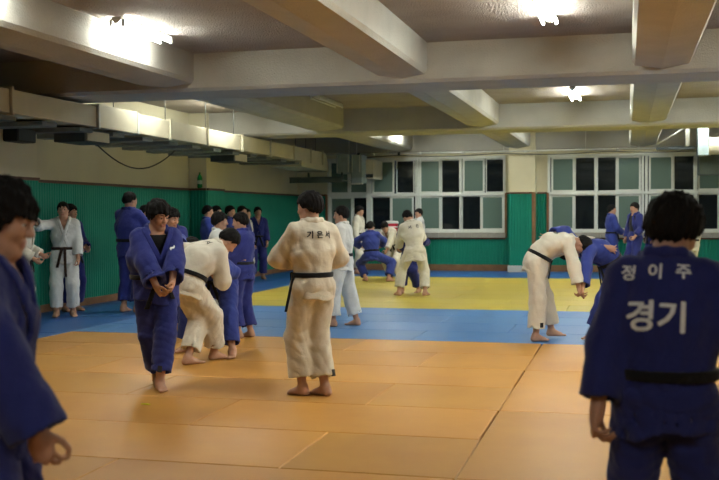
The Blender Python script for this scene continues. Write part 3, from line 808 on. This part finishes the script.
    def f_hair(s, P, thick=.016, fringe=.045, side=-.01, back=-.06, rough=.004, seed=0):
        q = (P-s.H.astype(f32)) @ s.Rh.astype(f32); I = np.eye(3)
        d = ell(q, V3(0, -.016, .036), I, (.074+thick, .095+thick, .083+thick*1.15))
        d = smin(d, ell(q, V3(0, -.05, -.01), I, (.062+thick*.6, .060+thick*.6, .055)), .03)
        r = np.random.RandomState(seed+s.seed); n = np.zeros(len(P), f32)
        for i in range(6):
            k = r.normal(size=3)*np.array([1.4, 1.0, .35]); n += np.sin(q @ (k/np.linalg.norm(k)*2*PI/r.uniform(.018, .05)).astype(f32)+r.uniform(0, 6))
        d = d+n*rough/2.4
        y = q[:, 1]
        t1 = np.clip((y+.06)/.05, 0, 1); t2 = np.clip((y-.015)/.045, 0, 1)
        zl = back+(side-back)*t1+(fringe-side)*t2
        zl = zl+n*rough*.9
        return smax(d, zl-q[:, 2], .008)

    # ---- assembling
    def bounds(s, pts, pad):
        a = np.array(pts); return a.min(0)-pad, a.max(0)+pad
    def world(s, v):
        c, k = math.cos(s.th), math.sin(s.th)
        return np.stack([c*v[:, 0]-k*v[:, 1], k*v[:, 0]+c*v[:, 1], v[:, 2]], 1)*s.sc

def build_person(p, label, gi='blue', trousers=None, belt='black', group=None, skin='skin', tee=False, openf=0.0, vneck=1.0, jac={}, hair={}, beltends=True,
                 belt_sides=((-.02, -.10, .25), (.03, .09, .22)), beltq=0.0, face=True, letters=(), hh=None, shirt=None, patch=None, hb=None):
    root = thing('person', label, 'person', tuple(p.pos), 0, group)
    def add(name, fn, pts, pad, m, h=None, parent=root, mi=None, mats=None):
        lo, hi = p.bounds(pts, pad); hh_ = h or p.h
        v, q = surface(fn, lo, hi, hh_)
        if len(q) == 0: return None
        mi_ = mi(v, q) if mi else None
        o = mesh_np(name, p.world(v), q, mats or [m], parent, mi_)
        return o
    allj = [p.P, p.W, p.N, p.H]+p.sh+p.elb+p.wri+p.hip+p.kne+p.ank
    def body_mi(v, q):
        c = v[q].mean(1); l = (c-p.H) @ p.Rh
        lips = (np.abs(l[:, 0]) < .026-.5*np.abs(l[:, 2]+.0655)) & (np.abs(l[:, 2]+.0655) < .014) & (l[:, 1] > .075)
        m = lips.astype(int)
        if tee or shirt:
            t = (c-p.C) @ p.Rc; ar = np.minimum.reduce([np.linalg.norm(c-p.wri[i], axis=1) for i in (0, 1)])
            m[(t[:, 2] < .225-.6*np.clip(t[:, 1], 0, .05)) & (t[:, 2] > -.25) & (np.abs(t[:, 0]) < .20) & (ar > .15)] = 2
        return m
    body = add('body', p.f_body, allj, .20, None, h=hb, mi=body_mi, mats=[PM[skin], PM['lip'], PM['tee']])
    gm = PM[gi]; tm = PM[trousers or gi]
    J = dict(vneck=vneck, openf=openf); J.update(jac)
    jf = lambda P: p.f_jacket(P, **J)
    jk = add('jacket', jf, [p.W+p.skirt_axis()*.33, p.P, p.N]+p.sh+p.elb+p.wri, .20, gm)
    add('lapel', lambda P: p.f_lapel(P, vneck, openf), [p.N, p.C, p.W, p.P, p.C+p.Rc @ V3(0, .2, 0)], .17, gm, h=min(p.h, .011), parent=jk)
    add('trousers', p.f_trouser, [p.P, p.W]+p.hip+p.kne+p.ank, .18, tm)
    if belt:
        bl = add('belt', p.f_belt, [p.W, p.P], .24, PM[belt], h=min(p.h, .011))
        if beltends: add('belt_end', lambda P: p.f_beltend(P, belt_sides, beltq), [p.W, p.W+p.Rp @ V3(0, .1, -.32)], .18, PM[belt], h=min(p.h, .0085), parent=bl)
    add('hair', lambda P: p.f_hair(P, **hair), [p.H], .16, PM['hair'], h=hh or min(p.h, .009))
    if face:
        for x in (-1, 1):
            bm = bmesh.new(); bmesh.ops.create_uvsphere(bm, u_segments=16, v_segments=10, radius=.0125)
            for f in bm.faces:
                c = f.calc_center_median(); f.material_index = 1 if (c.y > .0085 and abs(c.x) < .0085) else 0
                f.smooth = True
            me = bpy.data.meshes.new('eye'); bm.transform(Matrix.Scale(p.sc, 4)); bm.to_mesh(me); bm.free()
            me.materials.append(PM['eyew']); me.materials.append(PM['iris'])
            o = bpy.data.objects.new('eye', me); COL.objects.link(o); o.parent = root
            c = p.world((p.H+p.Rh @ V3(x*.031, .0770, .002))[None])[0]
            R = Rm(0, 0, math.degrees(p.th)) @ p.Rh
            o.matrix_local = Matrix([[*R[0], c[0]], [*R[1], c[1]], [*R[2], c[2]], [0, 0, 0, 1]])
        def brow(P, x):
            q = (P-p.H.astype(f32)) @ p.Rh.astype(f32)
            q = np.stack([q[:, 0]*x, q[:, 1], q[:, 2]], 1)
            return np.minimum(cone(q, V3(.015, .0935, .0285), V3(.034, .0870, .0335), .0042, .0040), cone(q, V3(.034, .0870, .0335), V3(.052, .0690, .027), .0040, .0025))
        for x in (-1, 1): add('eyebrow', lambda P: brow(P, x), [p.H+p.Rh @ V3(x*.034, .085, .03)], .035, PM['hair'], h=.0035)
    # lettering laid onto the cloth
    for (txt, size, cx, cz, ink, axis, rot) in letters:
        cu = bpy.data.curves.new('lettering', 'FONT'); cu.body = txt; cu.size = size/p.sc; cu.align_x = 'CENTER'; cu.align_y = 'CENTER'; cu.resolution_u = 3
        to = bpy.data.objects.new('lettering', cu); COL.objects.link(to)
        dg = bpy.context.evaluated_depsgraph_get(); me = bpy.data.meshes.new_from_object(to.evaluated_get(dg))
        bpy.data.objects.remove(to); bpy.data.curves.remove(cu)
        bm = bmesh.new(); bm.from_mesh(me); bpy.data.meshes.remove(me)
        bmesh.ops.triangulate(bm, faces=bm.faces[:])
        base = bm.faces[:]      # bold: the glyph repeated round a small circle
        for k in range(7):
            r_ = bmesh.ops.duplicate(bm, geom=base)
            vv_ = [g for g in r_['geom'] if isinstance(g, bmesh.types.BMVert)]
            bmesh.ops.translate(bm, verts=vv_, vec=(math.cos(2*PI*k/7)*.030*size/p.sc, math.sin(2*PI*k/7)*.026*size/p.sc, 0))
        for _ in range(3):
            es = [e for e in bm.edges if e.calc_length() > .016/p.sc]
            if not es: break
            bmesh.ops.subdivide_edges(bm, edges=es, cuts=1); bmesh.ops.triangulate(bm, faces=bm.faces[:])
        uv = np.array([v.co[:2] for v in bm.verts]); ca, sa = math.cos(rot), math.sin(rot)
        U_ = uv[:, 0]*ca-uv[:, 1]*sa; V_ = uv[:, 0]*sa+uv[:, 1]*ca
        sgn = -1 if axis == 'back' else 1
        loc_ = np.stack([-sgn*(U_+cx), np.full(len(uv), sgn*.34), V_+cz], 1)
        if axis == 'back': loc_[:, 0] = U_+cx
        Pw = (p.C+loc_ @ p.Rc.T).astype(f32); dr = (p.Rc @ V3(0, -sgn, 0)).astype(f32)
        tt = np.zeros(len(uv), f32)
        for _ in range(60):
            dd = jf(Pw+tt[:, None]*dr)-.0045; tt += np.clip(dd, -.02, .03)*.8
            tt = np.clip(tt, 0, .45)
        Pw = p.world(Pw+tt[:, None]*dr)
        for v, c in zip(bm.verts, Pw): v.co = c
        link('lettering', bm, PM[ink], jk)
    if patch:      # small square label near a trouser hem
        i, ang = patch; k, a = p.kne[i], p.ank[i]; ax = unit(a-k); c = k+ax*np.linalg.norm(a-k)*.70
        out = unit(V3(math.sin(math.radians(ang)), math.cos(math.radians(ang)), 0)); t = .0
        for _ in range(40):
            t += float(p.f_trouser((c+out*(.20-t))[None].astype(f32))[0])*.7
        c = c+out*(.20-t); sd = unit(np.cross(ax, out)); up = -ax; ou = unit(np.cross(sd, up))
        if ou @ out < 0: ou = -ou
        bm = bmesh.new(); vs_ = []
        for z in (-.012, .005):
            for u, w in ((-1, -1), (1, -1), (1, 1), (-1, 1)):
                vs_.append(bm.verts.new(p.world((c+sd*u*.020+up*w*.028+ou*z)[None])[0]))
        for f in ((0, 1, 2, 3), (4, 5, 6, 7), (0, 1, 5, 4), (1, 2, 6, 5), (2, 3, 7, 6), (3, 0, 4, 7)): bm.faces.new([vs_[j] for j in f])
        bmesh.ops.recalc_face_normals(bm, faces=bm.faces[:])
        link('cloth_label', bm, PM['nail'], root)
    return root

# ------------------------------------------------------------------ the people, nearest first
WALLG = 'people lined up along the left wall'
# near right: back to us, name and team across the back
p = Person((.135, 3.80), -3, 1.57, seed=11, h=.0085, crot=(12, 0, 0), prot=(0, 0, 0), head=(24, 3, -34), hl=('w', -.10, 3.70, .80), el=(-1, -.9, .1), hr=(.32, .04, .93), er=(1, -.5, .1),
           curl=.62, jw=1.12, fl=(-.15, 0, .075, 8), fr=(.15, 0, .075, -8))
build_person(p, 'person with thick black hair in blue judo uniform, white lettering across back, seen from behind', 'blue2', jac=dict(hem=.26, hemtilt=-.16), hair=dict(thick=.030, back=-.072, side=-.03, rough=.006, fringe=.04),
             letters=[('정', .060, -.135, .172, 'print', 'back', -.08), ('이', .060, -.036, .175, 'print', 'back', -.04), ('주', .060, .066, .177, 'print', 'back', 0), ('경기', .116, -.030, -.004, 'print', 'back', -.03)],
             beltends=False, hh=.0065, hb=.006)
# near left: profile, cut by the frame
p = Person((-1.985, 2.88), -75, 1.615, seed=12, h=.0085, crot=(4, 0, -4), head=(13, 0, 4), hr=('w', -1.65, 2.72, .745), er=(.9, -.7, .1), hl=(-.2, -.1, .85), curl=.4, dr=(.0, .25, -1))
build_person(p, 'person in blue judo uniform in profile with black fringe, cut by the left edge', 'blue2', beltends=False, jac=dict(cuff=1.03, sw=1.22), hair=dict(thick=.026, fringe=.028, side=-.028, back=-.075, rough=.007), hh=.005, hb=.0045)
# the standing one in the middle
p = Person((-2.52, 8.14), 43, 1.69, seed=13, h=.0085, crot=(2, 0, 0), head=(6, 0, 34), hl=(-.05, .27, 1.12), el=(-1, -.15, -.5), hr=(.12, .25, 1.08), er=(1, -.15, -.6),
           fl=(-.075, .05, .075, 30), fr=(.085, -.05, .075, 24))
mid = build_person(p, 'person in beige judo uniform standing alone in the middle of the orange mats, arms folded', 'cream', jac=dict(hem=.235), letters=[('기', .066, -.075, .135, 'ink', 'back', 0), ('은', .066, .005, .135, 'ink', 'back', 0), ('서', .066, .085, .135, 'ink', 'back', 0)],
             hair=dict(thick=.022, back=-.05, side=-.005), beltq=62, belt_sides=((-.03, -.10, .30), (.03, .02, .24)), patch=(1, 150), hb=.0075)
bm = bmesh.new()        # one belt end swings free at his left hip
prev = None; pp = [(-2.60, 8.06, 1.06), (-2.637, 8.00, 1.0), (-2.66, 7.985, .90), (-2.70, 7.98, .71)]
for c in pp:
    q = [bm.verts.new((c[0]+dx, c[1]+dy, c[2])) for dx, dy in ((-.011, -.008), (.010, -.013), (.013, -.007), (-.008, -.002))]
    if prev:
        for k in range(4): bm.faces.new((prev[k], prev[(k+1) % 4], q[(k+1) % 4], q[k]))
    else: bm.faces.new(q[::-1])
    prev = q
bm.faces.new(prev)
bmesh.ops.recalc_face_normals(bm, faces=bm.faces[:])
bmesh.ops.translate(bm, verts=bm.verts[:], vec=(2.52, -8.14, 0))
link('belt_end', bm, PM['black'], [c for c in mid.children if c.name.startswith('belt')][0])
# walking, head bowed
p = Person((-4.00, 8.27), -142, 1.66, seed=14, jw=1.34, h=.0085, pel=(0, .0, .915), crot=(7, 0, 0), head=(20, 4, 26), hr=('w', -3.84, 7.97, .88), er=(1, -.3, -.1), hl=('w', -3.73, 8.02, .93), el=(-1, -.3, -.1),
           fr=('w', -4.07, 8.42, .075, -150), fl=('w', -3.89, 8.10, .075, -140), kr=(.5, 1, 0), kl=(-.4, 1, 0), curl=.55)
build_person(p, 'person in blue judo uniform over black shirt, head bowed, walking towards us', 'blue', tee=True, vneck=1.45, hair=dict(thick=.026, fringe=.040, side=-.02, rough=.007), hh=.0075, patch=(0, 20), hb=.0075,
             letters=[('~', .09, .10, .10, 'print', 'front', .5)], belt_sides=((-.03, -.12, .2), (.02, .12, .28)), jac=dict(hem=.27, hemtilt=-.18, sw=1.25))
# the bent pair behind
p = Person((-4.26, 9.68), -14, 1.72, seed=15, h=.009, jw=1.12, pel=(-.02, -.10, .82), prot=(24, 8, 0), crot=(58, 16, -8), head=(56, 10, -30), hr=('w', -4.10, 10.05, .80), er=(.35, -.4, -1), hl=('w', -4.42, 10.12, .95), el=(-1, 0, -.2),
           fl=('w', -4.28, 9.56, .075, -40), fr=('w', -4.16, 9.96, .075, -50), kr=(.6, 1, .1))
build_person(p, 'person in white judo uniform bent double, gripping a blue partner, on the orange mats', 'white', letters=[('서', .07, .06, .14, 'ink', 'back', 0)], hair=dict(thick=.016, fringe=.058, side=.002, back=-.05), beltends=False, jac=dict(sw=1.15), hb=.0085)
p = Person((-4.36, 10.46), 165, 1.66, seed=16, h=.009, pel=(0, -.12, .80), prot=(30, 0, 0), crot=(62, 0, 0), head=(60, 0, 0), hr=('w', -4.48, 9.86, 1.18), er=(.8, 0, 1), hl=('w', -4.12, 9.95, .9),
           fl=('w', -4.04, 10.16, .075, 200), fr=('w', -4.70, 10.45, .075, 150), kr=(.5, 1, .2), kl=(-.4, 1, .2))
build_person(p, 'person in blue judo uniform mostly hidden behind the bent white one, leg stretched out', 'blue3', hair=dict(thick=.016, fringe=.058, side=.002, back=-.05), hb=.009)
p = Person((-5.62, 12.05), -140, 1.60, seed=17, h=.010, crot=(5, 0, 0), head=(20, 0, 20), hr=(.15, .25, .9), hl=(-.15, .25, .9))
build_person(p, 'person in blue judo uniform looking over the shoulder of the walking one', 'blue', hair=dict(thick=.022))
# the face-to-face pair
p = Person((-5.02, 12.15), -72, 1.54, seed=18, h=.010, head=(4, 0, 0), crot=(4, 0, 0), hr=('w', -4.68, 11.95, .98), hl=('w', -4.7, 12.2, 1.0))
build_person(p, 'person in white judo uniform facing right into the face of a blue opponent', 'cool', hair=dict(thick=.022, back=-.06), patch=(1, 90))
p = Person((-4.55, 11.82), 74, 1.54, seed=19, jw=.93, h=.010, head=(8, 0, 18), crot=(3, 0, 0), hl=('w', -4.66, 11.75, .66), el=(-1, -.8, 0), hr=(.12, .3, 1.05), fl=(-.10, .0, .075, 12), fr=(.11, -.04, .075, 10))
build_person(p, 'person in blue judo uniform facing left into the face of a white opponent', 'blue', hair=dict(thick=.016, fringe=.058, side=.002, back=-.05), beltends=False)
# along the left wall
p = Person((-8.14, 13.75), -150, 1.72, seed=20, h=.012, head=(-2, 4, -6), crot=(-2, 0, 0), hr=('w', -8.26, 13.16, 1.42), er=(.6, -.6, -.5), hl=(-.20, .14, .86), el=(-1, -.6, 0), dr=(1, .3, .3))
build_person(p, 'person in white judo uniform, dark brown belt, arm held out sideways by green wall', 'cool', belt='brown', belt_sides=((-.01, -.02, .42), (.03, .10, .28)), hair=dict(thick=.012), group=WALLG)
p = Person((-8.50, 14.55), -110, 1.69, seed=21, h=.012, head=(2, 0, 16), hr=(.12, .28, 1.0), hl=(-.1, .28, 1.0))
build_person(p, 'person in blue judo uniform right behind the white one with outstretched arm', 'blue2', hair=dict(thick=.018), group=WALLG)
p = Person((-8.20, 12.70), -70, 1.62, seed=22, h=.012, crot=(14, 0, 0), prot=(4, 0, 0), head=(20, 0, 0), hr=(.16, .24, .95), hl=(-.1, .3, 1.0))
build_person(p, 'person in white judo uniform mostly hidden behind the dark profile at left', 'white', hair=dict(thick=.016, fringe=.058, side=.002, back=-.05), group=WALLG)
p = Person((-7.50, 14.6), -12, 1.88, seed=23, h=.012, jw=1.16, head=(4, 0, -14), hl=(-.06, .28, 1.16), el=(-1, -.1, -.6), hr=(.10, .28, 1.12), er=(1, -.1, -.6))
build_person(p, 'tall broad person in blue judo uniform facing the green wall, back turned', 'blue', hair=dict(thick=.010, back=-.04, fringe=.05), beltends=False, group=WALLG)
p = Person((-7.72, 15.6), -70, 1.68, seed=24, h=.013, head=(4, 0, -8))
build_person(p, 'person in blue judo uniform peering out between the tall broad one and the walker', 'blue2', hair=dict(thick=.016, fringe=.058, side=.002, back=-.05), group=WALLG, face=False)
for i, (x, y, hd, hgt, gi, lb, arms) in enumerate((
        (-7.93, 18.7, -60, 1.70, 'blue3', 'person in blue judo uniform by the pilaster, nearest of the row at the wall', 0),
        (-8.08, 19.5, -100, 1.70, 'blue2', 'second person of the wall row, head just past the first one', 1),
        (-8.12, 20.35, -80, 1.71, 'blue3', 'third person of the wall row, above the white one facing right', 0),
        (-8.12, 21.05, -110, 1.71, 'blue2', 'fourth person of the wall row, half hidden by the blue one in front', 1),
        (-8.24, 21.6, -80, 1.66, 'white', 'person in white at the wall, only a sliver beside the fourth one', 1),
        (-8.40, 22.8, -150, 1.70, 'blue2', 'person in blue judo uniform at the far end of the wall row, facing us', 1))):
    p = Person((x, y), hd, hgt, seed=30+i, h=.0145, head=(3, 0, 10 if i % 2 else -6), hl=(-.2, .12, .86) if arms else (-.1, .28, 1.08), hr=(.2, .14, .86) if arms else (.1, .27, 1.1))
    build_person(p, lb, gi, hair=dict(thick=.016, fringe=.058, side=.002, back=-.05), group=WALLG, face=False)
# white one beyond the middle one
p = Person((-3.70, 13.35), 88, 1.62, seed=40, h=.010, head=(4, 0, 6), crot=(2, 0, 0), hl=(-.1, .2, .98), hr=(.14, .2, .95), er=(.8, -.7, 0), fl=(-.1, .12, .075, 6), fr=(.12, -.16, .075, -6))
build_person(p, 'person in white judo uniform on the blue mats just behind the beige one, facing left', 'cool', hair=dict(thick=.016, fringe=.058, side=.002, back=-.05))
# the far group
p = Person((-6.62, 25.3), -95, 1.73, seed=41, h=.0145, head=(8, 0, 0), crot=(4, 0, 0), prot=(2, 0, 0))
build_person(p, 'person in white judo uniform standing at the back windows beside a crouching pair', 'white', hair=dict(thick=.022), face=False)
p = Person((-5.55, 22.55), 8, 1.68, seed=42, h=.0125, pel=(-.02, -.05, .62), prot=(8, -4, 0), crot=(14, -6, 0), head=(10, 0, -28), hl=(-.27, .25, .78), el=(-1, -.4, .2), hr=(.16, .45, .80), er=(1, -.3, 0),
           fl=('w', -5.72, 22.55, .075, 40), fr=('w', -5.18, 22.5, .075, -60), kl=(-.7, 1, .2), kr=(1, .8, .1))
build_person(p, 'person in blue judo uniform crouching with wide legs on the yellow mats', 'blue3', hair=dict(thick=.016, fringe=.058, side=.002, back=-.05), beltends=False, face=False)
p = Person((-5.27, 23.45), 160, 1.66, seed=43, h=.0125, pel=(0, -.12, .78), prot=(22, 6, 0), crot=(48, 10, 0), head=(46, 0, 12), hl=('w', -5.35, 22.95, .62), hr=('w', -5.68, 22.95, .85), fl=(-.2, .05, .075, 10), fr=(.14, -.1, .075, -10))
build_person(p, 'person in white judo uniform stooping over the crouching blue one', 'white', hair=dict(thick=.016, fringe=.058, side=.002, back=-.05))
p = Person((-3.83, 18.62), 28, 1.68, seed=44, h=.0115, pel=(.04, -.02, .875), prot=(6, -4, 0), crot=(14, -9, 0), head=(38, -6, 12), hl=('w', -4.16, 18.92, .88), el=(-.5, -.2, -1), hr=('w', -3.85, 19.05, .98), er=(.6, -.1, -1),
           fl=('w', -4.09, 18.62, .075, 45), fr=('w', -3.60, 18.66, .075, -20), jw=1.05)
build_person(p, 'person in white judo uniform with feet planted wide on the yellow mats, back to us', 'white', letters=[('서', .07, -.07, .125, 'ink', 'back', 0), ('진', .07, .08, .125, 'ink', 'back', 0)], hair=dict(thick=.016, fringe=.058, side=.002, back=-.05), beltends=False, belt='', jac=dict(hem=.33))
p = Person((-4.04, 19.34), 172, 1.60, seed=45, h=.0125, pel=(0, -.1, .80), prot=(20, 0, 0), crot=(40, 0, 0), head=(44, 0, 0), hl=('w', -3.72, 18.95, 1.0), hr=('w', -4.1, 18.98, .95), fl=('w', -3.86, 19.35, .075, 170), fr=('w', -4.14, 19.15, .075, 190))
build_person(p, 'person in blue judo uniform hidden behind the wide-standing white one, one leg showing', 'blue2', hair=dict(thick=.016, fringe=.058, side=.002, back=-.05), face=False)
p = Person((-5.24, 26.35), 120, 1.66, seed=46, h=.0145, head=(4, 0, 20), hl=(.0, .20, 1.42), el=(-.8, .3, -1), hr=(.1, .24, 1.1))
build_person(p, 'person in white judo uniform at the back windows, hand raised to the mouth', 'cool', hair=dict(thick=.018), face=False)
# the locked pair on the right
p = Person((-.97, 12.34), -76, 1.70, seed=47, h=.0095, pel=(.02, -.08, .945), prot=(28, 0, 0), crot=(82, 0, 4), head=(112, 0, 0), hr=('w', -.52, 12.10, .60), er=(.9, -.5, .4), hl=('w', -.22, 12.52, 1.10), el=(-.5, .2, 1),
           fr=('w', -1.03, 12.20, .075, -70), fl=('w', -.86, 12.50, .075, -80), dl=(.1, 1, -.25), curl=(.35, .7))
build_person(p, 'person in white judo uniform leaning forward into a blue opponent, black belt, on blue mats', 'white', letters=[('용', .085, .05, .07, 'ink', 'back', 1.2), ('인', .07, -.06, .13, 'ink', 'back', 0)], hair=dict(thick=.016, fringe=.058, side=.002, back=-.05), belt_sides=((-.03, -.10, .2), (.03, .09, .2)), patch=(1, 60), jac=dict(cuff=.84))
p = Person((-.27, 12.68), 116, 1.70, seed=48, h=.0095, pel=(0, -.14, .88), prot=(34, 0, 0), crot=(84, 0, -6), head=(104, 0, -4), hr=('w', -.88, 12.45, 1.25), er=(.2, .1, 1), hl=('w', -.50, 12.08, .58), el=(-.9, 0, .3),
           fl=('w', -.40, 12.50, .075, 150), fr=('w', .18, 12.75, .075, 100), dr=(.1, 1, -.35), curl=(.7, .35))
build_person(p, 'person in blue judo uniform locked head to head with white opponent', 'blue3', hair=dict(thick=.016, fringe=.058, side=.002, back=-.05), letters=[('기', .06, -.05, .12, 'print', 'back', .4)], jac=dict(cuff=.84))
# watching at the right back windows
p = Person((-.36, 26.3), -78, 1.73, seed=49, h=.0145, head=(2, 0, 0), hr=(.06, .26, 1.0), er=(1, -.6, 0), hl=(-.1, .26, 1.05))
build_person(p, 'person in blue judo uniform at the right windows, in profile facing right', 'blue3', hair=dict(thick=.014), face=False)
p = Person((.20, 25.4), 128, 1.77, seed=50, h=.0145, head=(6, 0, 0), hl=(-.22, .18, .92), hr=(.22, .1, .86))
build_person(p, 'person in open blue jacket over black shirt at the right windows', 'blue2', tee=True, vneck=1.0, openf=.06, belt='', hair=dict(thick=.014), face=False)
p = Person((.62, 26.0), 110, 1.74, seed=51, h=.0145, head=(4, 0, 0))
build_person(p, 'person whose dark head just shows beside the open-jacketed one at the right windows', 'blue2', hair=dict(thick=.016, fringe=.058, side=.002, back=-.05), face=False)
p = Person((1.26, 21.5), 60, 1.62, seed=52, h=.0135, head=(4, 0, 0))
build_person(p, 'person in white judo uniform almost hidden behind the thick-haired one in blue', 'cool', hair=dict(thick=.016, fringe=.058, side=.002, back=-.05), face=False)
